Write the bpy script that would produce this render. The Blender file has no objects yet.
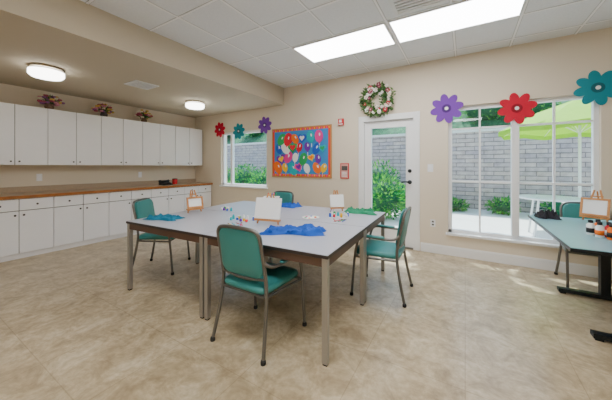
import bpy, bmesh, math, random
from mathutils import Vector, Matrix, noise
random.seed(7)
S = bpy.context.scene
def C(r,g,b):
    def l(c):
        c=c/255.0
        return c/12.92 if c<=0.04045 else ((c+0.055)/1.055)**2.4
    return (l(r),l(g),l(b),1)
MC={}
def mat(name,col,rough=0.5,metal=0.0,emit=0.0,ecol=None,noise_amt=0.0,nscale=8.0,bump=0.0,bscale=60.0,sheen=0,trans=0.0):
    if name in MC: return MC[name]
    m=bpy.data.materials.new(name); m.use_nodes=True
    nt=m.node_tree; p=nt.nodes['Principled BSDF']
    p.inputs['Base Color'].default_value=col
    p.inputs['Roughness'].default_value=rough
    p.inputs['Metallic'].default_value=metal
    if emit:
        p.inputs['Emission Color'].default_value=ecol or col
        p.inputs['Emission Strength'].default_value=emit
    tc=None
    if noise_amt or bump:
        tc=nt.nodes.new('ShaderNodeTexCoord')
    if noise_amt:
        n=nt.nodes.new('ShaderNodeTexNoise'); n.inputs['Scale'].default_value=nscale; n.inputs['Detail'].default_value=5
        nt.links.new(tc.outputs['Object'],n.inputs['Vector'])
        r=nt.nodes.new('ShaderNodeValToRGB')
        a=1-noise_amt; b=1+noise_amt
        r.color_ramp.elements[0].position=0.3; r.color_ramp.elements[1].position=0.7
        r.color_ramp.elements[0].color=(col[0]*a,col[1]*a,col[2]*a,1)
        r.color_ramp.elements[1].color=(min(1,col[0]*b),min(1,col[1]*b),min(1,col[2]*b),1)
        nt.links.new(n.outputs['Fac'],r.inputs['Fac']); nt.links.new(r.outputs['Color'],p.inputs['Base Color'])
    if bump:
        n2=nt.nodes.new('ShaderNodeTexNoise'); n2.inputs['Scale'].default_value=bscale
        nt.links.new(tc.outputs['Object'],n2.inputs['Vector'])
        bp=nt.nodes.new('ShaderNodeBump'); bp.inputs['Strength'].default_value=bump; bp.inputs['Distance'].default_value=0.01
        nt.links.new(n2.outputs['Fac'],bp.inputs['Height']); nt.links.new(bp.outputs['Normal'],p.inputs['Normal'])
    if trans:
        out=nt.nodes['Material Output']; tr=nt.nodes.new('ShaderNodeBsdfTranslucent'); tr.inputs[0].default_value=col
        mx=nt.nodes.new('ShaderNodeMixShader'); mx.inputs[0].default_value=trans
        nt.links.new(p.outputs[0],mx.inputs[1]); nt.links.new(tr.outputs[0],mx.inputs[2]); nt.links.new(mx.outputs[0],out.inputs[0])
    MC[name]=m; return m

class B:
    def __init__(s): s.v=[];s.f=[];s.m=[];s.s=[];s.mats=[]
    def mi(s,m):
        if m not in s.mats: s.mats.append(m)
        return s.mats.index(m)
    def add(s,vs,fs,m,smooth=False,M=None):
        o=len(s.v)
        for v in vs:
            v=Vector(v)
            s.v.append(M@v if M else v)
        i=s.mi(m)
        for f in fs:
            s.f.append([o+k for k in f]); s.m.append(i); s.s.append(smooth)
    def box(s,x0,x1,y0,y1,z0,z1,m,M=None):
        vs=[(x,y,z) for x in (x0,x1) for y in (y0,y1) for z in (z0,z1)]
        fs=[(0,1,3,2),(4,6,7,5),(0,4,5,1),(2,3,7,6),(0,2,6,4),(1,5,7,3)]
        s.add(vs,fs,m,False,M)
    def tube(s,pts,r,m,seg=10,sub=6,M=None,flat=1.0,smoothpath=True,r1=None):
        P=[Vector(p) for p in pts]
        if smoothpath and len(P)>2:
            Q=[]
            for i in range(len(P)-1):
                p0=P[max(i-1,0)];p1=P[i];p2=P[i+1];p3=P[min(i+2,len(P)-1)]
                for k in range(sub):
                    t=k/sub
                    Q.append(0.5*((2*p1)+(-p0+p2)*t+(2*p0-5*p1+4*p2-p3)*t*t+(-p0+3*p1-3*p2+p3)*t**3))
            Q.append(P[-1]); P=Q
        vs=[];fs=[]
        n=len(P); up=None
        for i,p in enumerate(P):
            d=(P[min(i+1,n-1)]-P[max(i-1,0)]).normalized()
            if up is None:
                up=Vector((0,0,1)) if abs(d.z)<0.9 else Vector((0,1,0))
            a=d.cross(up).normalized(); b=a.cross(d).normalized(); up=b
            rr=r if r1 is None else r+(r1-r)*i/(n-1)
            for k in range(seg):
                t=2*math.pi*k/seg
                vs.append(p+a*math.cos(t)*rr+b*math.sin(t)*rr*flat)
        for i in range(n-1):
            for k in range(seg):
                k2=(k+1)%seg
                fs.append((i*seg+k,i*seg+k2,(i+1)*seg+k2,(i+1)*seg+k))
        s.add(vs,fs,m,True,M)
        o=(0,(n-1)*seg)
        for b0 in o:
            s.add(vs[b0:b0+seg],[tuple(range(seg))],m,False,M)
    def lathe(s,prof,m,c=(0,0,0),seg=24,M=None,smooth=True):
        vs=[];fs=[]
        for (r,z) in prof:
            for k in range(seg):
                t=2*math.pi*k/seg
                vs.append((c[0]+r*math.cos(t),c[1]+r*math.sin(t),c[2]+z))
        for i in range(len(prof)-1):
            for k in range(seg):
                k2=(k+1)%seg
                fs.append((i*seg+k,i*seg+k2,(i+1)*seg+k2,(i+1)*seg+k))
        fs.append(tuple(range(seg))); fs.append(tuple((len(prof)-1)*seg+k for k in range(seg)))
        s.add(vs,fs,m,smooth,M)
    def blob(s,c,r,m,sc=(1,1,1),seg=10,rings=6,M=None):
        vs=[];fs=[]
        for i in range(rings+1):
            ph=math.pi*i/rings
            rr=max(math.sin(ph),0.02)
            for k in range(seg):
                t=2*math.pi*k/seg
                vs.append((c[0]+r*sc[0]*rr*math.cos(t),c[1]+r*sc[1]*rr*math.sin(t),c[2]-r*sc[2]*math.cos(ph)))
        for i in range(rings):
            for k in range(seg):
                k2=(k+1)%seg
                fs.append((i*seg+k,i*seg+k2,(i+1)*seg+k2,(i+1)*seg+k))
        s.add(vs,fs,m,True,M)
    def prism(s,pts,y0,y1,m,M=None):   # polygon in XZ, extruded along Y
        n=len(pts)
        vs=[(p[0],y0,p[1]) for p in pts]+[(p[0],y1,p[1]) for p in pts]
        fs=[tuple(range(n)),tuple(range(2*n-1,n-1,-1))]+[(k,(k+1)%n,n+(k+1)%n,n+k) for k in range(n)]
        s.add(vs,fs,m,False,M)
    def ell(s,cx,cz,rx,rz,y0,y1,m,rot=0,n=18,M=None):
        pts=[]
        for k in range(n):
            t=2*math.pi*k/n; x=rx*math.cos(t); z=rz*math.sin(t)
            pts.append((cx+x*math.cos(rot)-z*math.sin(rot),cz+x*math.sin(rot)+z*math.cos(rot)))
        s.prism(pts,y0,y1,m,M)
    def heart(s,cx,cz,r,y0,y1,m,rot=0):
        pts=[]
        for k in range(24):
            t=2*math.pi*k/24; x=r*math.sin(t)**3; z=r*(13*math.cos(t)-5*math.cos(2*t)-2*math.cos(3*t)-math.cos(4*t))/16
            pts.append((cx+x*math.cos(rot)-z*math.sin(rot),cz+x*math.sin(rot)+z*math.cos(rot)))
        s.prism(pts,y0,y1,m)
    def pad(s,w,d,h,rc,m,M,crown=0.012,taper=1.0):
        out=[]
        for (sx,sy,a0) in ((1,1,0),(-1,1,90),(-1,-1,180),(1,-1,270)):
            for k in range(7):
                a=math.radians(a0+15*k)
                out.append((sx*(w/2-rc)+rc*math.cos(a), sy*(d/2-rc)+rc*math.sin(a)))
        prof=[(0.90,0),(0.97,h*0.12),(1,h*0.4),(1,h*0.6),(0.97,h*0.85),(0.90,h),(0.6,h+crown*0.7),(0.25,h+crown)]
        vs=[];n=len(out)
        for (sc,z) in prof:
            for (x,y) in out:
                tp=1.0 if taper==1.0 else (taper+(1-taper)*((y/d)+0.5))
                vs.append((x*sc*tp,y*sc,z))
        fs=[]
        for i in range(len(prof)-1):
            for k in range(n):
                k2=(k+1)%n
                fs.append((i*n+k,i*n+k2,(i+1)*n+k2,(i+1)*n+k))
        fs.append(tuple(range(n))); fs.append(tuple((len(prof)-1)*n+k for k in range(n)))
        s.add(vs,fs,m,True,M)
    def leaf(s,p,d,up,L,W,m):
        d=d.normalized(); a=d.cross(up)
        if a.length<1e-4: a=Vector((1,0,0))
        a.normalize(); nn=a.cross(d)
        s.add([p,p+d*L*0.5+a*W/2+nn*0.1*L,p+d*L,p+d*L*0.5-a*W/2+nn*0.1*L],[(0,1,2,3)],m)
    def finish(s,name,loc=(0,0,0),rz=0,bevel=0.0,recalc=True):
        me=bpy.data.meshes.new(name)
        me.from_pydata([tuple(v) for v in s.v],[],s.f)
        for m in s.mats: me.materials.append(m)
        me.polygons.foreach_set('material_index',s.m)
        me.polygons.foreach_set('use_smooth',s.s)
        me.update()
        if recalc:
            bm=bmesh.new(); bm.from_mesh(me); bmesh.ops.recalc_face_normals(bm,faces=bm.faces); bm.to_mesh(me); bm.free()
        o=bpy.data.objects.new(name,me); S.collection.objects.link(o)
        o.location=loc; o.rotation_euler=(0,0,rz)
        if bevel:
            b=o.modifiers.new('bev','BEVEL'); b.width=bevel; b.segments=2; b.limit_method='ANGLE'; b.angle_limit=math.radians(50)
        return o
def rx(a): return Matrix.Rotation(a,4,'X')
def T(x,y,z): return Matrix.Translation((x,y,z))

# ------------------------------------------------ materials
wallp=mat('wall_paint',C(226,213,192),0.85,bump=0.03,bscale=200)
soffdim=mat('soffit_dimmed_beige',C(196,184,162),0.85,bump=0.03,bscale=200)  # wall beige darkened: the soffit's dim light is put into its colour
white=mat('white_trim',C(240,240,240),0.45)
cabw=mat('cabinet_white',C(242,242,244),0.4,noise_amt=0.01)
dark=mat('gap_dark',C(60,54,48),0.8)
grey=mat('vent_grey',C(80,80,78),0.8)
knob=mat('knob_dark',C(40,36,34),0.35,0.6)
teal=mat('teal_vinyl',C(54,132,130),0.42,bump=0.05,bscale=120)
frame=mat('chair_frame',C(116,114,110),0.33,0.75)
glide=mat('black_rubber',C(25,25,26),0.6)
ttop=mat('table_laminate',C(180,183,194),0.3,noise_amt=0.02,nscale=60)
tedge=mat('table_edge',C(50,42,40),0.5)
tapron=mat('table_apron',C(86,62,48),0.5)
tleg=mat('table_leg_metal',C(170,166,160),0.35,0.7)
black=mat('black_metal',C(24,30,34),0.4,0.3)
wood=mat('easel_wood',C(200,136,78),0.5,noise_amt=0.12,nscale=14)
canvas=mat('canvas_white',C(245,245,243),0.8)
metalw=mat('white_metal',C(228,228,228),0.4,0.1)
red=mat('red_paint',C(205,20,34),0.5)

def floor_mat():
    m=bpy.data.materials.new('floor_vinyl'); m.use_nodes=True; nt=m.node_tree; p=nt.nodes['Principled BSDF']
    tc=nt.nodes.new('ShaderNodeTexCoord')
    n1=nt.nodes.new('ShaderNodeTexNoise'); n1.inputs['Scale'].default_value=4.6; n1.inputs['Detail'].default_value=10; n1.inputs['Roughness'].default_value=0.74; n1.inputs['Distortion'].default_value=0.6
    nt.links.new(tc.outputs['Object'],n1.inputs['Vector'])
    r=nt.nodes.new('ShaderNodeValToRGB'); e=r.color_ramp.elements
    e[0].position=0.34; e[0].color=C(158,138,108); e[1].position=0.66; e[1].color=C(214,199,170)
    x=e.new(0.5); x.color=C(190,171,138)
    nt.links.new(n1.outputs['Fac'],r.inputs['Fac'])
    n2=nt.nodes.new('ShaderNodeTexNoise'); n2.inputs['Scale'].default_value=24; n2.inputs['Detail'].default_value=6
    nt.links.new(tc.outputs['Object'],n2.inputs['Vector'])
    r2=nt.nodes.new('ShaderNodeValToRGB'); r2.color_ramp.elements[0].position=0.35; r2.color_ramp.elements[0].color=(0.74,0.72,0.68,1); r2.color_ramp.elements[1].position=0.62; r2.color_ramp.elements[1].color=(1,1,1,1)
    nt.links.new(n2.outputs['Fac'],r2.inputs['Fac'])
    mx=nt.nodes.new('ShaderNodeMix'); mx.data_type='RGBA'; mx.blend_type='MULTIPLY'; mx.inputs[0].default_value=0.65
    nt.links.new(r.outputs['Color'],mx.inputs[6]); nt.links.new(r2.outputs['Color'],mx.inputs[7])
    bk=nt.nodes.new('ShaderNodeTexBrick'); bk.offset=0.0; bk.inputs['Scale'].default_value=1.0
    bk.inputs['Brick Width'].default_value=0.61; bk.inputs['Row Height'].default_value=0.61; bk.inputs['Mortar Size'].default_value=0.003
    bk.inputs['Color1'].default_value=(1,1,1,1); bk.inputs['Color2'].default_value=(0.95,0.95,0.945,1); bk.inputs['Mortar'].default_value=(0.72,0.69,0.65,1)
    nt.links.new(tc.outputs['Object'],bk.inputs['Vector'])
    m2=nt.nodes.new('ShaderNodeMix'); m2.data_type='RGBA'; m2.blend_type='MULTIPLY'; m2.inputs[0].default_value=0.8
    nt.links.new(mx.outputs[2],m2.inputs[6]); nt.links.new(bk.outputs['Color'],m2.inputs[7])
    nt.links.new(m2.outputs[2],p.inputs['Base Color'])
    p.inputs['Roughness'].default_value=0.31
    return m
def block_mat():
    m=bpy.data.materials.new('retaining_block'); m.use_nodes=True; nt=m.node_tree; p=nt.nodes['Principled BSDF']
    tc=nt.nodes.new('ShaderNodeTexCoord'); sp=nt.nodes.new('ShaderNodeSeparateXYZ'); cb=nt.nodes.new('ShaderNodeCombineXYZ')
    nt.links.new(tc.outputs['Object'],sp.inputs[0]); nt.links.new(sp.outputs['X'],cb.inputs['X']); nt.links.new(sp.outputs['Z'],cb.inputs['Y'])
    bk=nt.nodes.new('ShaderNodeTexBrick'); bk.inputs['Scale'].default_value=1.0
    bk.inputs['Brick Width'].default_value=0.5; bk.inputs['Row Height'].default_value=0.13; bk.inputs['Mortar Size'].default_value=0.010
    bk.inputs['Color1'].default_value=C(196,178,170); bk.inputs['Color2'].default_value=C(172,158,162); bk.inputs['Mortar'].default_value=C(126,112,116)
    nt.links.new(cb.outputs[0],bk.inputs['Vector'])
    n=nt.nodes.new('ShaderNodeTexNoise'); n.inputs['Scale'].default_value=7; n.inputs['Detail'].default_value=8
    nt.links.new(tc.outputs['Object'],n.inputs['Vector'])
    mx=nt.nodes.new('ShaderNodeMix'); mx.data_type='RGBA'; mx.blend_type='OVERLAY'; mx.inputs[0].default_value=0.5
    nt.links.new(bk.outputs['Color'],mx.inputs[6]); nt.links.new(n.outputs['Fac'],mx.inputs[7])
    nt.links.new(mx.outputs[2],p.inputs['Base Color'])
    bp=nt.nodes.new('ShaderNodeBump'); bp.inputs['Distance'].default_value=0.02
    nt.links.new(bk.outputs['Fac'],bp.inputs['Height']); bp.invert=True; nt.links.new(bp.outputs['Normal'],p.inputs['Normal'])
    p.inputs['Roughness'].default_value=0.9
    return m
def glass_mat():
    m=bpy.data.materials.new('window_glass'); m.use_nodes=True; nt=m.node_tree
    nt.nodes.remove(nt.nodes['Principled BSDF']); out=nt.nodes['Material Output']
    t=nt.nodes.new('ShaderNodeBsdfTransparent'); t.inputs[0].default_value=(0.90,0.98,1,1)
    g=nt.nodes.new('ShaderNodeBsdfGlossy'); g.inputs['Roughness'].default_value=0.02
    mx=nt.nodes.new('ShaderNodeMixShader'); mx.inputs[0].default_value=0.04
    nt.links.new(t.outputs[0],mx.inputs[1]); nt.links.new(g.outputs[0],mx.inputs[2])
    nt.links.new(mx.outputs[0],out.inputs[0]); return m
FLOOR=floor_mat(); BLOCK=block_mat(); GLASS=glass_mat()

XL,XR,YF,YB,H,HS,XS=-6.1,2.7,-2.6,4.49,2.95,2.60,-3.23
# ------------------------------------------------ shell
b=B(); b.box(XL-0.2,XR+0.2,YF-0.2,YB+0.2,-0.2,0,FLOOR); b.finish('floor')
ctile=mat('ceiling_tile',C(230,232,234),0.9,noise_amt=0.03,nscale=40,bump=0.1,bscale=150)
b=B(); b.box(XS,XR+0.2,YF-0.2,YB+0.2,H,H+0.2,ctile); b.finish('ceiling')
grid=mat('ceiling_grid',C(248,248,248),0.6)
gsh=mat('ceiling_grid_shade',C(186,186,184),0.8)  # grey strips flanking the bars: shade along the grid painted as colour
b=B()
gx=-0.76
k=-4
while gx+0.64*k<XR:
    x=gx+0.64*k; k+=1
    if x>XS+0.02: b.box(x-0.011,x+0.011,YF,YB,H-0.005,H+0.001,grid); b.box(x-0.017,x+0.017,YF,YB,H-0.001,H+0.001,gsh)
k=-9
while 3.62+0.62*k<YB:
    y=3.62+0.62*k; k+=1
    if y>YF: b.box(XS,XR,y-0.011,y+0.011,H-0.0052,H+0.001,grid); b.box(XS,XR,y-0.017,y+0.017,H-0.0012,H+0.001,gsh)
b.finish('trim_ceiling_grid')
b=B(); b.box(XL-0.2,XS,YF-0.2,YB+0.2,HS,H+0.2,soffdim); b.finish('ceiling_soffit')
b=B(); b.box(XL-0.2,XL,YF,YB+0.2,0,HS,wallp); b.finish('wall_left')
b=B(); b.box(XR,XR+0.2,YF,YB+0.2,0,H,wallp); b.finish('wall_right')
b=B(); b.box(XL-0.2,XR+0.2,YF-0.2,YF,0,H,wallp); b.finish('wall_front')
W1=(-5.13,-3.69,0.86,2.14); D=(-1.56,-0.66,0,2.14); W2=(-0.22,1.38,0.33,2.21)
b=B(); xs=XL
for (a,c,z0,z1) in (W1,D,W2):
    b.box(xs,a,YB,YB+0.2,0,H,wallp)
    if z0>0: b.box(a,c,YB,YB+0.2,0,z0,wallp)
    b.box(a,c,YB,YB+0.2,z1,H,wallp); xs=c
b.box(xs,XR,YB,YB+0.2,0,H,wallp); b.finish('wall_back')
b=B()
for (a,c) in ((-5.41,-1.62),(-0.60,XR)):
    b.box(a,c,YB-0.016,YB,0,0.12,white); b.box(a,c,YB-0.011,YB,0.12,0.135,white)
b.finish('baseboard_back',bevel=0.002)
b=B(); b.box(XR-0.016,XR,YF,YB-0.02,0,0.12,white); b.finish('baseboard_right')

def window(name,W,units,hl,sill=True):
    a,c,z0,z1=W; b=B(); y0,y1=YB+0.05,YB+0.12; f=0.05
    b.box(a,c,y0,y1,z0,z0+f,white); b.box(a,c,y0,y1,z1-f,z1,white)
    b.box(a,a+f,y0,y1,z0,z1,white); b.box(c-f,c,y0,y1,z0,z1,white)
    w=(c-a)/units
    for i in range(units):
        u0=a+w*i; u1=u0+w
        if i>0: b.box(u0-0.04,u0+0.04,y0-0.04,y1,z0+f,z1-f,white)
        xm=(u0+u1)/2
        if name=='window_2': b.box(xm-0.012,xm+0.012,y0+0.015,y1-0.015,z0+f,z1-f,white)
    if name=='window_1': b.box(a+0.28,a+0.34,y0,y1,z0+f,z1-f,white)
    for (z,t) in hl: b.box(a+f,c-f,y0+0.01,y1-0.01,z-t,z+t,white)
    if sill: b.box(a-0.03,c+0.03,YB-0.03,y0,z0-0.03,z0+0.004,white)
    b.finish(name,bevel=0.003)
    g=B(); g.box(a+0.01,c-0.01,YB+0.083,YB+0.087,z0+0.01,z1-0.01,GLASS); o=g.finish(name+'_glass')
    o.parent=bpy.data.objects[name]
window('window_1',W1,1,[])
window('window_2',W2,2,[(1.10,0.016),(1.88,0.012)])

# door
b=B(); a,c,z0,z1=D
b.box(a,a+0.045,YB-0.02,YB+0.2,0,z1,white); b.box(c-0.045,c,YB-0.02,YB+0.2,0,z1,white); b.box(a+0.045,c-0.045,YB-0.02,YB+0.2,z1-0.045,z1,white)
b.box(a-0.05,a,YB-0.02,YB,0,z1+0.05,white); b.box(c,c+0.05,YB-0.02,YB,0,z1+0.05,white); b.box(a,c,YB-0.02,YB,z1,z1+0.05,white)
b.finish('trim_door_frame',bevel=0.003)
b=B(); da,dc=a+0.05,c-0.05; y0,y1=YB+0.03,YB+0.075
b.box(da,da+0.1,y0,y1,0.02,2.09,white); b.box(dc-0.1,dc,y0,y1,0.02,2.09,white)
b.box(da+0.1,dc-0.1,y0,y1,0.02,0.28,white); b.box(da+0.1,dc-0.1,y0,y1,1.99,2.09,white)
for q in ((da+0.1,da+0.115,0.28,1.99),(dc-0.115,dc-0.1,0.28,1.99),(da+0.1,dc-0.1,0.28,0.295),(da+0.1,dc-0.1,1.975,1.99)):
    b.box(q[0],q[1],y0-0.008,y1+0.008,q[2],q[3],white)
b.box(da+0.1,dc-0.1,y0+0.02,y0+0.026,0.28,1.99,GLASS)
hx=dc-0.055
M=T(hx,y0,1.07)@rx(math.pi/2)
b.lathe([(0.033,0),(0.033,0.012),(0.014,0.016),(0.014,0.05),(0.01,0.055)],black,M=M)
b.tube([(hx,y0-0.05,1.07),(hx-0.06,y0-0.055,1.075),(hx-0.12,y0-0.05,1.065)],0.013,black)
b.lathe([(0.03,0),(0.03,0.015),(0.02,0.022),(0.008,0.026)],black,M=T(hx,y0,1.25)@rx(math.pi/2))
b.box(a+0.045,c-0.045,YB-0.01,YB+0.2,0,0.018,frame)
b.finish('door_1',bevel=0.002)

# ------------------------------------------------ cabinets
XU=-5.75
for k in range(7):
    y1=4.435-0.73*k; y0=y1-0.73
    b=B(); b.box(XL+0.002,XU-0.02,y0+0.002,y1-0.002,1.345,2.255,cabw)
    b.box(XU-0.022,XU-0.018,y0+0.004,y1-0.004,1.347,2.253,dark)
    for i in range(2):
        ya=y0+0.365*i+0.004; yb=ya+0.357
        b.box(XU-0.018,XU,ya,yb,1.347,2.253,cabw)
        ky=yb-0.04 if i==0 else ya+0.04
        b.lathe([(0.006,0),(0.006,0.015),(0.012,0.02),(0.010,0.028),(0.003,0.03)],knob,M=T(XU,ky,1.40)@Matrix.Rotation(math.pi/2,4,'Y'),seg=12)
    b.finish('wall_cabinet',bevel=0.0015)
XBf=-5.44
for k in range(7):
    y1=4.46-0.74*k; y0=y1-0.74
    b=B(); b.box(XL+0.002,XBf-0.02,y0+0.001,y1-0.001,0.08,0.865,cabw)
    b.box(XL+0.002,XBf-0.04,y0+0.001,y1-0.001,0.0,0.08,white)
    b.box(XBf-0.022,XBf-0.018,y0+0.004,y1-0.004,0.082,0.86,dark)
    for i in range(2):
        ya=y0+0.37*i+0.004; yb=ya+0.362
        b.box(XBf-0.018,XBf,ya,yb,0.082,0.685,cabw)
        b.box(XBf-0.018,XBf,ya,yb,0.695,0.855,cabw)
        MK=Matrix.Rotation(math.pi/2,4,'Y')
        pr=[(0.006,0),(0.006,0.015),(0.014,0.02),(0.012,0.028),(0.003,0.03)]
        b.lathe(pr,knob,M=T(XBf,(ya+yb)/2,0.775)@MK,seg=12)
        ky=yb-0.04 if i==0 else ya+0.04
        b.lathe(pr,knob,M=T(XBf,ky,0.63)@MK,seg=12)
    b.finish('base_cabinet',bevel=0.0015)
ctop=mat('counter_laminate',C(172,150,124),0.35,noise_amt=0.08,nscale=50)
cedge=mat('counter_wood_edge',C(160,98,42),0.45,noise_amt=0.15,nscale=10)
b=B(); b.box(XL+0.002,XBf+0.012,YF+1.85,4.482,0.868,0.908,ctop); b.box(XBf+0.012,XBf+0.03,YF+1.85,4.482,0.866,0.909,cedge)
b.box(XL+0.002,XL+0.022,YF+1.85,4.482,0.908,1.0,ctop)
b.finish('countertop',bevel=0.002)
b=B()
for y in (1.5,3.1):
    b.box(XL,XL+0.006,y-0.035,y+0.035,1.08,1.2,white); b.box(XL+0.006,XL+0.009,y-0.018,y+0.018,1.1,1.13,cabw); b.box(XL+0.006,XL+0.009,y-0.018,y+0.018,1.15,1.18,cabw)
b.finish('wall_outlet')

# ------------------------------------------------ tables
R3=math.radians(3.0)
TW,TD=1.175,0.93
ox,oy=-0.77,1.56
def wt(i,j):
    b=B(); g=0.002
    b.box(g,TW-g,g,TD-g,0.715,0.738,tedge)
    b.box(g+0.002,TW-g-0.002,g+0.002,TD-g-0.002,0.737,0.742,ttop)
    q=0.012
    b.box(q,TW-q,q,q+0.02,0.655,0.715,tapron); b.box(q,TW-q,TD-q-0.02,TD-q,0.655,0.715,tapron)
    b.box(q,q+0.02,q,TD-q,0.655,0.715,tapron); b.box(TW-q-0.02,TW-q,q,TD-q,0.655,0.715,tapron)
    for x in (0.010,TW-0.050):
        for y in (0.010,TD-0.050):
            b.box(x,x+0.04,y,y+0.04,0.012,0.715,tleg); b.box(x+0.004,x+0.036,y+0.004,y+0.036,0,0.012,glide)
    lx=-TW*(i+1); ly=TD*j
    b.finish('work_table',(ox+lx*math.cos(R3)-ly*math.sin(R3),oy+lx*math.sin(R3)+ly*math.cos(R3),0),R3,bevel=0.002)
for i in range(2):
    for j in range(2): wt(i,j)
# right table
ttop2=mat('table_laminate_green',C(132,176,186),0.3,noise_amt=0.02)
b=B()
b.box(0.65,1.72,2.62,4.14,0.712,0.738,black); b.box(0.655,1.715,2.625,4.135,0.737,0.742,ttop2)
for y in (2.9,3.78):
    b.box(0.84,1.53,y-0.035,y+0.035,0.015,0.05,black); b.box(0.85,0.9,y-0.03,y+0.03,0,0.015,glide); b.box(1.47,1.52,y-0.03,y+0.03,0,0.015,glide)
    b.box(1.15,1.22,y-0.035,y+0.035,0.05,0.69,black); b.box(0.9,1.47,y-0.025,y+0.025,0.68,0.712,black)
b.box(1.17,1.20,2.9,3.78,0.62,0.66,black)
b.finish('conference_table',bevel=0.004)

# ------------------------------------------------ chairs (face +Y local)
def chair(x,y,rz):
    b=B()
    for s in (-1,1):
        b.tube([(s*0.245,-0.27,0.012),(s*0.225,-0.22,0.25),(s*0.212,-0.195,0.44),(s*0.208,-0.205,0.58),(s*0.205,-0.25,0.80)],0.0135,frame)
        b.tube([(s*0.265,0.245,0.012),(s*0.262,0.225,0.25),(s*0.262,0.2,0.48),(s*0.262,0.165,0.59),(s*0.262,0.10,0.618),(s*0.258,-0.05,0.615),(s*0.245,-0.17,0.62),(s*0.212,-0.215,0.648)],0.0125,frame)
        b.pad(0.045,0.22,0.016,0.02,teal,T(s*0.262,0.02,0.622),crown=0.002)
        b.tube([(s*0.212,-0.195,0.405),(s*0.262,0.205,0.405)],0.011,frame)
        for (px,py) in ((0.245,-0.27),(0.265,0.245)):
            b.lathe([(0.018,0),(0.019,0.015),(0.015,0.03)],glide,c=(s*px,py,0),seg=12)
    b.tube([(-0.262,0.205,0.405),(0.262,0.205,0.405)],0.011,frame)
    b.tube([(-0.212,-0.195,0.405),(0.212,-0.195,0.405)],0.011,frame)
    b.tube([(-0.205,-0.25,0.80),(-0.198,-0.258,0.845),(-0.165,-0.266,0.878),(-0.08,-0.272,0.89),(0.08,-0.272,0.89),(0.165,-0.266,0.878),(0.198,-0.258,0.845),(0.205,-0.25,0.80)],0.0135,frame)
    b.tube([(-0.208,-0.203,0.53),(0,-0.215,0.515),(0.208,-0.203,0.53)],0.010,frame)
    b.pad(0.47,0.46,0.055,0.07,teal,T(0,0.015,0.415),crown=0.015,taper=0.92)
    tilt=math.radians(90+9)
    M=T(0,-0.245,0.70)@rx(tilt)
    b.pad(0.395,0.36,0.03,0.075,teal,M@T(0,0,-0.03),crown=0.008)
    b.pad(0.395,0.36,0.02,0.075,teal,M@T(0,0,-0.03)@Matrix.Rotation(math.pi,4,'Y'),crown=0.004)
    return b.finish('armchair',(x,y,0),rz)
chair(-1.41,1.64,math.radians(1))
chair(-3.42,2.02,math.radians(-90+34))
chair(-0.77,2.86,math.radians(90+2))
chair(-2.66,3.42,math.radians(180))
chair(1.2,4.10,math.radians(180))

# ------------------------------------------------ ceiling lights
def EM(n,c,s):
    return mat(n,c,0.5,emit=s)
lens=EM('fluorescent_lens',(0.975,0.985,1,1),14.0)
def troffer(x0,x1,y0,y1):
    b=B(); f=0.02
    b.box(x0,x1,y0,y0+f,H-0.014,H-0.001,metalw); b.box(x0,x1,y1-f,y1,H-0.014,H-0.001,metalw)
    b.box(x0,x0+f,y0+f,y1-f,H-0.014,H-0.001,metalw); b.box(x1-f,x1,y0+f,y1-f,H-0.014,H-0.001,metalw)
    b.box(x0+f,x1-f,y0+f,y1-f,H-0.010,H-0.001,lens)
    b.finish('ceiling_troffer_light')
for (yy) in (3.0,0.52,-1.96):  # first row is in view; the other two are unseen, added as fill
    troffer(-2.03,-0.775,yy+0.012,yy+0.608); troffer(-0.745,0.51,yy+0.012,yy+0.608)
dome=EM('dome_glass',(1,0.98,0.93,1),9.0)
brass=mat('brushed_nickel',C(190,180,160),0.3,0.9)
def flush(x,y):
    b=B()
    b.lathe([(0.17,0),(0.175,-0.02),(0.165,-0.03)],brass,c=(x,y,HS-0.0))
    b.lathe([(0.16,-0.028),(0.175,-0.04),(0.175,-0.10),(0.15,-0.125),(0.02,-0.135)],dome,c=(x,y,HS))
    b.lathe([(0.178,-0.036),(0.181,-0.042),(0.178,-0.048)],brass,c=(x,y,HS))
    b.finish('flush_ceiling_light')
flush(-4.64,1.21); flush(-4.59,3.37); flush(-4.64,-1.0)
def vent(x0,x1,y0,y1,z,n):
    b=B(); f=0.035
    b.box(x0,x1,y0,y0+f,z-0.015,z-0.001,metalw); b.box(x0,x1,y1-f,y1,z-0.015,z-0.001,metalw)
    b.box(x0,x0+f,y0+f,y1-f,z-0.015,z-0.001,metalw); b.box(x1-f,x1,y0+f,y1-f,z-0.015,z-0.001,metalw)
    b.box(x0+f,x1-f,y0+f,y1-f,z-0.004,z-0.001,grey)
    for i in range(n):
        yy=y0+f+(y1-y0-2*f)*(i+0.5)/n; hw=(y1-y0-2*f)/n*0.28
        b.box(x0+f,x1-f,yy-hw,yy+hw,z-0.014,z-0.004,metalw)
    b.finish('air_vent')
vent(-0.64,-0.12,2.40,2.93,H,9)
vent(-4.5,-4.15,2.05,2.4,HS,7)
b=B(); b.lathe([(0.035,0),(0.035,-0.006),(0.012,-0.01),(0.01,-0.035),(0.022,-0.038),(0.02,-0.042)],brass,c=(-4.55,0.75,HS),seg=16); b.finish('fire_sprinkler')

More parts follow.
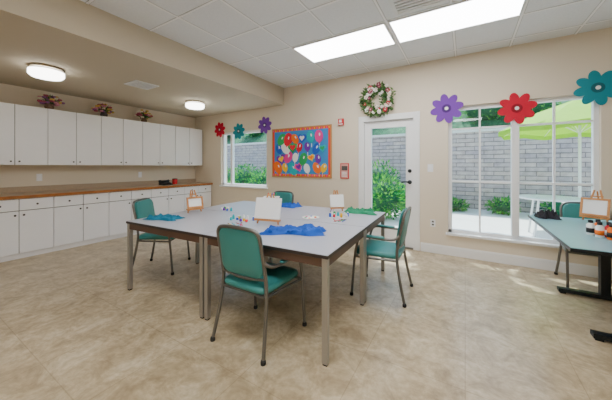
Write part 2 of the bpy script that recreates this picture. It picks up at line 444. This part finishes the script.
# ------------------------------------------------ wall decor
def flower(x,z,r,cn,col,cc):
    b=B(); m=mat('felt_'+cn,col,0.8); d=mat('felt_dark_'+cn,(col[0]*0.45,col[1]*0.45,col[2]*0.45,1),0.8); c=mat('felt_c_'+cn,cc,0.8)
    n=8
    for i in range(n):
        a=2*math.pi*i/n+0.2
        b.ell(x+0.60*r*math.cos(a),z+0.60*r*math.sin(a),0.40*r,0.25*r,YB-0.012-0.001*(i%2),YB-0.001,m,rot=a)
    b.ell(x,z,0.48*r,0.48*r,YB-0.0135,YB-0.001,m)
    b.ell(x,z,0.28*r,0.28*r,YB-0.017,YB-0.001,d); b.ell(x,z,0.11*r,0.11*r,YB-0.021,YB-0.001,c)
    b.finish('paper_flower')
flower(-5.16,2.22,0.19,'red',C(200,2,48),C(250,240,240))
flower(-4.52,2.14,0.19,'teal',C(10,140,156),C(250,250,250))
flower(-3.74,2.22,0.19,'purple',C(118,60,170),C(250,250,250))
flower(-0.24,2.19,0.225,'purple',C(118,60,170),C(250,250,250))
flower(0.59,2.10,0.215,'red',C(200,2,48),C(250,240,240))
flower(1.35,2.26,0.215,'teal',C(10,140,156),C(250,250,250))

# wreath
b=B(); lf=[mat('leaf_%d'%i,c,0.6) for i,c in enumerate((C(60,100,44),C(92,128,58),C(44,78,38)))]
fl=[mat('bloss_%d'%i,c,0.7) for i,c in enumerate((C(245,236,226),C(236,214,190),C(190,40,60),C(250,250,245),C(150,60,90)))]
wx,wz,wr=-1.27,2.43,0.20
pts=[(wx+wr*math.cos(t*math.pi/12),YB-0.045,wz+wr*math.sin(t*math.pi/12)) for t in range(25)]
b.tube(pts,0.035,lf[2],sub=2)
for i in range(700):
    t=random.uniform(0,2*math.pi); rr=wr+random.gauss(0,0.04)
    p=Vector((wx+rr*math.cos(t),YB-0.045-random.uniform(0,0.03),wz+rr*math.sin(t)))
    d=Vector((math.cos(t)*random.uniform(-1,1.4)+random.gauss(0,.6),-random.uniform(0.0,0.6),math.sin(t)*random.uniform(-1,1.4)+random.gauss(0,.6)))
    b.leaf(p,d,Vector((0,1,0)),random.uniform(0.05,0.09),0.028,random.choice(lf))
for i in range(48):
    t=random.uniform(0,2*math.pi); rr=wr+random.gauss(0,0.035)
    x=wx+rr*math.cos(t); z=wz+rr*math.sin(t); y=YB-0.08-random.uniform(0,0.015); m=random.choice(fl); q=random.uniform(0.014,0.022)
    for k in range(5):
        a=k*1.2566+i
        b.blob((x+q*math.cos(a),y,z+q*math.sin(a)),q*0.85,m,sc=(1,0.5,1),seg=6,rings=4)
    b.blob((x,y-0.006,z),q*0.5,fl[1],seg=6,rings=4)
b.finish('flower_wreath',recalc=False)

# bulletin board
b=B(); x0,x1,z0,z1=-3.53,-2.13,1.10,2.11
bf=mat('board_frame',C(190,140,84),0.5); bbg=mat('board_paper',C(60,140,205),0.8); bor=mat('board_border',C(226,72,40),0.8)
b.box(x0,x1,YB-0.02,YB-0.001,z0,z1,bf); b.box(x0+0.025,x1-0.025,YB-0.022,YB-0.001,z0+0.025,z1-0.025,bor); b.box(x0+0.07,x1-0.07,YB-0.023,YB-0.001,z0+0.07,z1-0.07,bbg)
cols=[C(225,20,50),C(250,195,10),C(30,90,200),C(236,60,150),C(40,170,90),C(245,115,10),C(116,40,170),C(10,180,190),C(245,245,240)]
cm=[mat('paper_%d'%i,c,0.7) for i,c in enumerate(cols)]
random.seed(3)
kk=0
for i in range(26):
    x=x0+0.05+(x1-x0-0.1)*i/25.0
    for z in (z0+0.05,z1-0.05): b.ell(x,z,0.016,0.016,YB-0.0235,YB-0.002,cm[1 if i%2 else 3],n=8)
for (x,z) in [(x0+0.17+c_*0.178+(0.07 if r_%2 else 0)+random.uniform(-0.03,0.03),z0+0.2+r_*0.195+random.uniform(-0.03,0.02)) for r_ in range(4) for c_ in range(6+ (0 if r_%2 else 1))]:
    kk+=1; yy=YB-0.025-0.0009*kk; m=cm[(kk*5+kk//3)%9]; ro=random.uniform(-0.7,0.7); sc=random.uniform(0.85,1.4)
    x=min(max(x,x0+0.16),x1-0.16); z=min(z,z1-0.17)
    if kk%4==0:
        b.heart(x,z,0.085*sc,yy,YB-0.002,m,ro*0.6); b.heart(x,z,0.05*sc,yy-0.0004,YB-0.002,cm[(kk+2)%9],ro*0.6)
    else:
        b.ell(x,z,0.07*sc,0.10*sc,yy,YB-0.002,m,rot=ro)
        b.ell(x+0.02,z+0.03,0.015,0.03,yy-0.0003,YB-0.002,cm[8],rot=ro)
        bx=x+0.10*sc*math.sin(ro); bz=z-0.10*sc*math.cos(ro)
        b.prism([(bx-0.014,bz-0.02),(bx+0.014,bz-0.02),(bx,bz+0.006)],yy,YB-0.002,m)
        b.box(bx-0.0015,bx+0.0015,yy,YB-0.002,max(z0+0.03,bz-0.09),max(z0+0.04,bz-0.018),canvas)
b.finish('bulletin_board')
# fire alarm, sign, switches
b=B(); b.box(-1.99,-1.89,YB-0.045,YB-0.001,2.07,2.19,red); b.box(-1.965,-1.915,YB-0.055,YB-0.045,2.12,2.17,canvas); b.box(-1.98,-1.90,YB-0.048,YB-0.045,2.08,2.1,canvas); b.finish('fire_alarm_strobe',bevel=0.004)
pink=mat('sign_pink',C(214,150,140),0.5)
b=B(); b.box(-1.96,-1.79,YB-0.012,YB-0.001,1.1,1.38,red); b.box(-1.945,-1.805,YB-0.014,YB-0.001,1.115,1.365,pink); b.box(-1.93,-1.82,YB-0.016,YB-0.001,1.25,1.33,grey)
for i in range(4): b.box(-1.93,-1.83,YB-0.016,YB-0.001,1.14+i*0.024,1.15+i*0.024,canvas)
b.finish('framed_evacuation_sign')
b=B(); b.box(-0.50,-0.42,YB-0.007,YB-0.001,1.24,1.36,white); b.box(-0.472,-0.448,YB-0.012,YB-0.007,1.275,1.325,cabw); b.finish('light_switch',bevel=0.001)
b=B(); b.box(-0.46,-0.39,YB-0.007,YB-0.001,0.40,0.51,white); b.box(-0.44,-0.41,YB-0.009,YB-0.007,0.42,0.445,grey); b.box(-0.44,-0.41,YB-0.009,YB-0.007,0.465,0.49,grey); b.finish('electrical_outlet')

# ------------------------------------------------ flower arrangements on cabinets
random.seed(11)
fc=[mat('af_%d'%i,c,0.7) for i,c in enumerate((C(170,80,100),C(220,180,90),C(214,140,160),C(150,90,150),C(230,220,200)))]
pot=[mat('pot_a',C(110,84,66),0.5),mat('pot_b',C(70,60,60),0.4)]
for n_,y in enumerate((1.56,2.33,3.06)):
    b=B(); cx=-5.86; z=2.256
    b.lathe([(0.04,0),(0.055,0.02),(0.06,0.05),(0.045,0.075),(0.05,0.09)],pot[n_%2],c=(cx,y,z),seg=16)
    for i in range(110):
        a=random.uniform(0,6.28); e=random.uniform(0.1,1.4); d=Vector((math.cos(a)*math.cos(e)*0.7,math.sin(a)*math.cos(e),math.sin(e)))
        p=Vector((cx,y,z+0.08)); L=random.uniform(0.08,0.18); q=p+d*L
        q.z=min(q.z,2.56)
        if i%2:
            b.leaf(p+d*0.02,d,Vector((0.3,0.2,1)),L,0.035,random.choice(lf))
        else:
            b.tube([p,q],0.003,lf[2],seg=5); m=random.choice(fc); 
            for k in range(5): b.blob((q.x+0.018*math.cos(k*1.257),q.y+0.018*math.sin(k*1.257),q.z),0.017,m,seg=6,rings=4)
            b.blob((q.x,q.y,q.z+0.005),0.013,random.choice(fc),seg=6,rings=4)
    b.finish('flower_arrangement',recalc=False)

# phone on counter
b=B(); px,py,pz=-5.72,3.45,0.909
b.prism([(-0.1,0),(0.1,0),(0.1,0.03),(-0.1,0.075)],-0.1,0.1,glide,M=T(px,py,pz))
b.tube([(px-0.06,py-0.1,pz+0.10),(px-0.05,py-0.06,pz+0.085),(px-0.05,py+0.06,pz+0.085),(px-0.06,py+0.1,pz+0.10)],0.02,glide)
b.blob((px-0.06,py-0.1,pz+0.085),0.028,glide); b.blob((px-0.06,py+0.1,pz+0.085),0.028,glide)
b.box(px+0.0,px+0.06,py-0.05,py+0.05,pz+0.045,pz+0.052,frame,M=None)
b.finish('desk_telephone')
b=B()
b.lathe([(0.05,0),(0.055,0.01),(0.055,0.11),(0.05,0.115)],red,c=(-5.85,3.75,0.909),seg=20)
b.lathe([(0.056,0.11),(0.056,0.125),(0.01,0.13)],glide,c=(-5.85,3.75,0.909),seg=20)
b.finish('coffee_canister')

# ------------------------------------------------ easels
ZT=0.742
def easel(x,y,z,rz,h,w,ch,cmn=canvas,fr=None):
    b=B(); t=math.radians(14)
    for s in (-1,1):
        b.tube([(s*w*0.42,0,0.006),(s*w*0.10,math.tan(t)*h,h)],0.009,wood,seg=6,smoothpath=False)
    b.tube([(0,h*0.62,0.006),(0,math.tan(t)*h*0.96,h*0.96)],0.008,wood,seg=6,smoothpath=False)
    b.box(-w*0.5,w*0.5,-0.03,0.012,0.040,0.058,wood)
    b.box(-w*0.22,w*0.22,math.tan(t)*h*0.8-0.004,math.tan(t)*h*0.8+0.006,h*0.78,h*0.82,wood)
    Mc=T(0,-0.006,0.058)@rx(-t)
    b.box(-w/2,w/2,-0.018,0.0,0,ch,cmn,Mc)
    if fr:
        for q in ((-w/2,w/2,0,0.02),(-w/2,w/2,ch-0.02,ch),(-w/2,-w/2+0.02,0.02,ch-0.02),(w/2-0.02,w/2,0.02,ch-0.02)):
            b.box(q[0],q[1],-0.026,-0.016,q[2],q[3],fr,Mc)
    b.finish('tabletop_easel',(x,y,z),rz,bevel=0.001)
easel(-1.70,2.08,ZT,math.radians(12),0.30,0.28,0.21)
easel(-2.92,2.14,ZT,math.radians(75),0.28,0.20,0.14,fr=wood)
easel(-1.42,3.14,ZT,math.radians(40),0.27,0.18,0.16)
easel(1.17,3.96,ZT,math.radians(-30),0.33,0.22,0.19,fr=wood)
easel(1.43,3.80,ZT,math.radians(-30),0.33,0.24,0.20,fr=wood)

def cloth(name,x,y,z,w,d,rz,m,hh=0.03,seed=0,nx=34,ny=20):
    b=B(); vs=[];fs=[]
    for j in range(ny+1):
        for i in range(nx+1):
            u=i/nx*2-1; v=j/ny*2-1
            e=noise.noise(Vector((u*1.6+seed,v*1.6,seed*3.1)))
            e2=noise.noise(Vector((u*1.6+seed+9,v*1.6+5,seed*1.7)))
            X=u*w/2*(1+0.35*e)+0.1*w*e2; Y=v*d/2*(1+0.4*e2)+0.12*d*e
            edge=min(1,(1-max(abs(u),abs(v)))*5)
            q=abs(noise.noise(Vector((u*2.2+seed,v*3.5+seed,1.3))))+0.5*abs(noise.noise(Vector((u*6,v*7,seed+.5))))
            vs.append((X,Y,0.002+edge*(0.006+hh*q)))
    for j in range(ny):
        for i in range(nx):
            a=j*(nx+1)+i; fs.append((a,a+1,a+nx+2,a+nx+1))
    b.add(vs,fs,m,True); b.finish(name,(x,y,z),rz,recalc=True)
blue=mat('blue_fabric',C(6,80,180),0.8,noise_amt=0.15); greenf=mat('green_fabric',C(20,130,90),0.8,noise_amt=0.2); tealf=mat('teal_fabric',C(8,110,140),0.8,noise_amt=0.15)
cloth('folded_apron',-1.30,1.94,ZT,0.58,0.20,math.radians(28),blue,0.07,1)
cloth('folded_apron',-2.86,1.72,ZT,0.38,0.20,math.radians(20),tealf,0.05,2)
cloth('folded_apron',-1.14,3.22,ZT,0.36,0.24,math.radians(10),greenf,0.06,3)
cloth('folded_apron',-2.22,3.15,ZT,0.34,0.2,math.radians(0),blue,0.06,4)
blackf=mat('black_fabric',C(30,28,36),0.8,noise_amt=0.15)
cloth('folded_apron',0.80,3.98,ZT,0.2,0.18,0,blackf,0.09,5)

def bottles(name,x,y,z,n,spread,seed,h=0.07):
    random.seed(seed); b=B(); used=[]; pal=[canvas,cm[2],cm[7],cm[1],canvas,cm[4],cm[6],cm[0]]
    for i in range(n):
        for _ in range(30):
            a=(random.uniform(-spread,spread),random.uniform(-spread*0.6,spread*0.6))
            if all((a[0]-c[0])**2+(a[1]-c[1])**2>0.0011 for c in used): break
        used.append(a); m=pal[i%8]; hh=h*random.uniform(0.6,1.1)
        b.lathe([(0.012,0),(0.014,0.004),(0.014,hh*0.7),(0.007,hh*0.8),(0.007,hh*0.84)],m,c=(a[0],a[1],0),seg=12)
        b.lathe([(0.009,hh*0.84),(0.009,hh),(0.004,hh*1.02)],canvas if i%2 else m,c=(a[0],a[1],0),seg=12)
    b.finish(name,(x,y,z))
bottles('paint_bottle_set',-2.08,2.12,ZT,12,0.14,5,0.045)
bottles('paint_bottle_set',-1.28,2.84,ZT,10,0.12,6,0.06)
bottles('paint_bottle_set',-2.72,2.5,ZT,7,0.10,8,0.05)
b=B()
for i,(dx,dy,m,m2) in enumerate(((0,0,canvas,cm[5]),(0.065,0.03,red,canvas),(0.13,-0.01,canvas,glide),(0.05,-0.06,cm[5],glide),(-0.03,0.08,canvas,glide),(0.03,0.13,cm[5],canvas))):
    b.lathe([(0.024,0),(0.027,0.005),(0.027,0.085),(0.014,0.10),(0.014,0.105)],m,c=(dx,dy,0),seg=16)
    b.lathe([(0.0275,0.02),(0.0275,0.06)],m2,c=(dx,dy,0),seg=16)
    b.lathe([(0.016,0.103),(0.016,0.125),(0.006,0.128)],glide,c=(dx,dy,0),seg=16)
b.finish('paint_bottle_set',(0.95,3.12,ZT))
def brushes(x,y,z,rz,seed):
    random.seed(seed); b=B()
    for i in range(5):
        a=random.uniform(-0.5,0.5); px=i*0.022-0.05
        p0=Vector((px,-0.07,0.006)); d=Vector((math.sin(a),math.cos(a),0))
        b.tube([p0,p0+d*0.12],0.0035,cm[random.randrange(8)],seg=6); b.tube([p0+d*0.12,p0+d*0.14],0.0045,frame,seg=6); b.tube([p0+d*0.14,p0+d*0.165],0.0045,wood,seg=6,r1=0.001)
    b.finish('paintbrush_set',(x,y,z),rz)
brushes(-1.95,1.93,ZT,0.8,1); brushes(-1.15,2.62,ZT,0.2,2)
b=B(); b.lathe([(0.02,0),(0.095,0.004),(0.1,0.01),(0.095,0.008)],canvas,c=(0,0,0),seg=24)
for k in range(6): b.blob((0.06*math.cos(k),0.06*math.sin(k),0.009),0.015,cm[k],sc=(1,1,0.4),seg=8,rings=4)
b.finish('paint_palette',(-1.5,2.6,ZT))
b=B(); b.box(-0.11,0.11,-0.06,0.06,0,0.11,red); b.box(-0.115,0.115,-0.065,0.065,0.11,0.125,canvas); b.box(-0.07,0.07,-0.062,-0.06,0.03,0.08,cm[1])
for k in range(5): b.tube([(-0.06+k*0.03,0,0.125),(-0.06+k*0.03+0.01,0.01,0.18)],0.007,cm[k],seg=6)
b.finish('craft_supply_box',(-2.52,3.18,ZT),0.5,bevel=0.003)

# ------------------------------------------------ exterior
conc=mat('patio_concrete',C(222,218,214),0.9,noise_amt=0.06,nscale=3)
b=B(); b.box(-16,12,YB+0.2,12,-0.25,-0.03,conc); b.finish('patio_ground')
b=B(); b.box(-16,12,9.9,10.3,-0.05,2.40,BLOCK); b.box(-16,12,9.85,10.35,2.40,2.48,conc); b.finish('retaining_wall_outside')
grass=mat('hillside_grass',C(40,100,60),0.9,noise_amt=0.5,nscale=6,bump=0.6,bscale=14)
b=B(); vs=[];fs=[];NX,NY=90,30
for j in range(NY+1):
    for i in range(NX+1):
        x=-17+30*i/NX; y=10.3+9*j/NY
        vs.append((x,y,2.42+ (y-10.3)*0.6+0.25*noise.noise(Vector((x*0.8,y*0.8,0)))+0.12*noise.noise(Vector((x*3,y*3,4)))-(0 if j else 0.05)))
for j in range(NY):
    for i in range(NX):
        a=j*(NX+1)+i; fs.append((a,a+1,a+NX+2,a+NX+1))
b.add(vs,fs,grass,True); b.finish('hillside_ground',recalc=False)
gl=[mat('bush_%d'%i,c,0.7,trans=0.35) for i,c in enumerate((C(34,140,60),C(70,165,60),C(18,100,66),C(104,185,70)))]
def bush(x,y,z,rx_,rz_,n,seed,name='garden_bush',trunk=None,ls=1.0,core=True):
    random.seed(seed); b=B()
    if trunk is not None: b.tube([(x,y,trunk),(x+0.06,y,trunk+1.5),(x-0.05,y,z),(x,y,z+rz_)],0.10,pot[0],seg=8,r1=0.04)
    else: b.tube([(x,y,z),(x+0.02,y,z+rz_)],0.03,pot[0],seg=6)
    if core: b.blob((x,y,z+rz_),1.0,gl[2],sc=(rx_*0.7,rx_*0.7,rz_*0.75),seg=12,rings=8)
    for i in range(n):
        a=random.uniform(0,6.28); e=math.asin(random.uniform(-1,1)); q=random.uniform(0.65 if core else 0.2,1.05)
        d=Vector((math.cos(a)*math.cos(e),math.sin(a)*math.cos(e),math.sin(e)))
        p=Vector((x+d.x*rx_*q,y+d.y*rx_*q,max(z+0.02,z+rz_+d.z*rz_*q)))
        dd=d+Vector((random.gauss(0,.5),random.gauss(0,.5),random.gauss(0.3,.5)))
        b.leaf(p,dd,Vector((random.gauss(0,1),random.gauss(0,1),1)),random.uniform(0.08,0.16)*ls,0.05*ls,random.choice(gl))
    b.finish(name,recalc=False)
bush(-1.85,7.0,-0.03,0.55,0.55,1100,1); bush(-1.3,7.9,-0.03,0.4,0.42,600,2); bush(-2.9,7.3,-0.03,0.45,0.65,700,3)
bush(-2.4,8.7,-0.03,0.6,0.75,700,13)
bush(-6.2,7.4,-0.03,0.55,0.62,900,4); bush(-7.5,7.8,-0.03,0.6,0.7,900,5); bush(-10.5,8.4,-0.03,0.8,0.8,900,15); bush(-8.9,8.2,-0.03,0.5,0.62,700,16)
for i in range(4): bush(-0.3+i*1.2,9.30,-0.03,0.34,0.16+0.05*(i%3),300,60+i)
for i in range(14):
    bush(-14+i*1.8+random.uniform(-.3,.3),11.3+random.uniform(0,.6),2.75,random.uniform(0.7,0.85),random.uniform(0.55,0.9),700,20+i,'hillside_shrub')
bush(-0.80,7.0,4.4,1.7,0.8,1100,77,'unseen_dapple_tree',trunk=-0.03,ls=2.2,core=False)  # unseen tree, added above the view to dapple sun on the floor
# umbrella
lime=mat('umbrella_fabric',C(150,200,40),0.8,trans=0.25)
b=B(); ux,uy=2.0,7.5
b.tube([(ux,uy,0.05),(ux,uy,2.78)],0.025,metalw,smoothpath=False)
b.lathe([(0.25,-0.03),(0.25,0.02),(0.06,0.06),(0.04,0.2)],metalw,c=(ux,uy,0))
n=8; R=1.4
apex=(ux,uy,2.72); ring=[];mid=[]
for k in range(n*2):
    a=math.pi*k/n+0.2; rr=R if k%2==0 else R*0.93
    z=2.08 if k%2==0 else 2.13
    ring.append((ux+rr*math.cos(a),uy+rr*math.sin(a),z)); mid.append((ux+rr*0.5*math.cos(a),uy+rr*0.5*math.sin(a),2.46 if k%2==0 else 2.44))
m2=[(p[0],p[1],p[2]-0.10) for p in ring]
vs=[apex]+mid+ring+m2; N=2*n; fs=[]
for k in range(N):
    q=(k+1)%N
    fs+= [(0,1+k,1+q),(1+k,1+N+k,1+N+q,1+q),(1+N+k,1+2*N+k,1+2*N+q,1+N+q)]
b.add(vs,fs,lime)
for k in range(0,N,2):
    b.tube([(ux,uy,2.0),mid[k]],0.008,metalw,seg=5); b.tube([(ux,uy,2.70),(mid[k][0],mid[k][1],mid[k][2]-0.012),(ring[k][0],ring[k][1],ring[k][2]-0.012)],0.008,metalw,seg=5,smoothpath=False)
b.finish('patio_umbrella',recalc=False)
b=B(); b.lathe([(0.5,0.70),(0.52,0.71),(0.52,0.73),(0.5,0.735)],metalw,c=(ux-0.6,uy-0.75,0),seg=32)
for k in range(4):
    a=0.78+k*1.5708; b.tube([(ux-0.6+0.4*math.cos(a),uy-0.75+0.4*math.sin(a),-0.03),(ux-0.6+0.3*math.cos(a),uy-0.75+0.3*math.sin(a),0.71)],0.018,metalw)
b.finish('patio_table')
def pchair(x,y,rz):
    b=B()
    for s in (-1,1):
        b.tube([(s*0.25,0.25,0),(s*0.25,0.22,0.4),(s*0.25,0.2,0.62),(s*0.25,0.0,0.65),(s*0.25,-0.25,0.64)],0.014,metalw)
        b.tube([(s*0.25,-0.3,0),(s*0.25,-0.22,0.42),(s*0.25,-0.33,0.95)],0.014,metalw)
    for i in range(8): b.box(-0.24,0.24,-0.2+i*0.055,-0.165+i*0.055,0.41,0.42,metalw)
    for i in range(9):
        z=0.48+i*0.052; y_=-0.22-(z-0.42)*0.21; b.box(-0.24,0.24,y_-0.006,y_+0.006,z-0.018,z+0.018,metalw)
    b.finish('patio_chair',(x,y,-0.03),rz)
pchair(2.5,6.4,math.radians(50))

# ------------------------------------------------ lights
sun=bpy.data.lights.new('sun','SUN'); sun.energy=13.0; sun.angle=math.radians(0.8); sun.color=(1,0.97,0.93)
so=bpy.data.objects.new('sun',sun); S.collection.objects.link(so)
d=Vector((0.2,-0.50,-1.0)).normalized(); so.rotation_euler=d.to_track_quat('-Z','Y').to_euler()
w=bpy.data.worlds.new('World'); S.world=w; w.use_nodes=True; nt=w.node_tree
sky=nt.nodes.new('ShaderNodeTexSky'); sky.sky_type='NISHITA'; sky.sun_disc=False; sky.sun_elevation=math.radians(62); sky.sun_rotation=math.radians(-20)
nt.links.new(sky.outputs[0],nt.nodes['Background'].inputs[0]); nt.nodes['Background'].inputs[1].default_value=0.7

cam=bpy.data.cameras.new('camera'); co=bpy.data.objects.new('camera',cam); S.collection.objects.link(co); S.camera=co
cam.sensor_width=36; cam.lens=265/612*36; cam.shift_y=-34/612; cam.clip_start=0.05
co.location=(0,0,1.33); co.rotation_euler=(math.radians(90),0,math.radians(31))
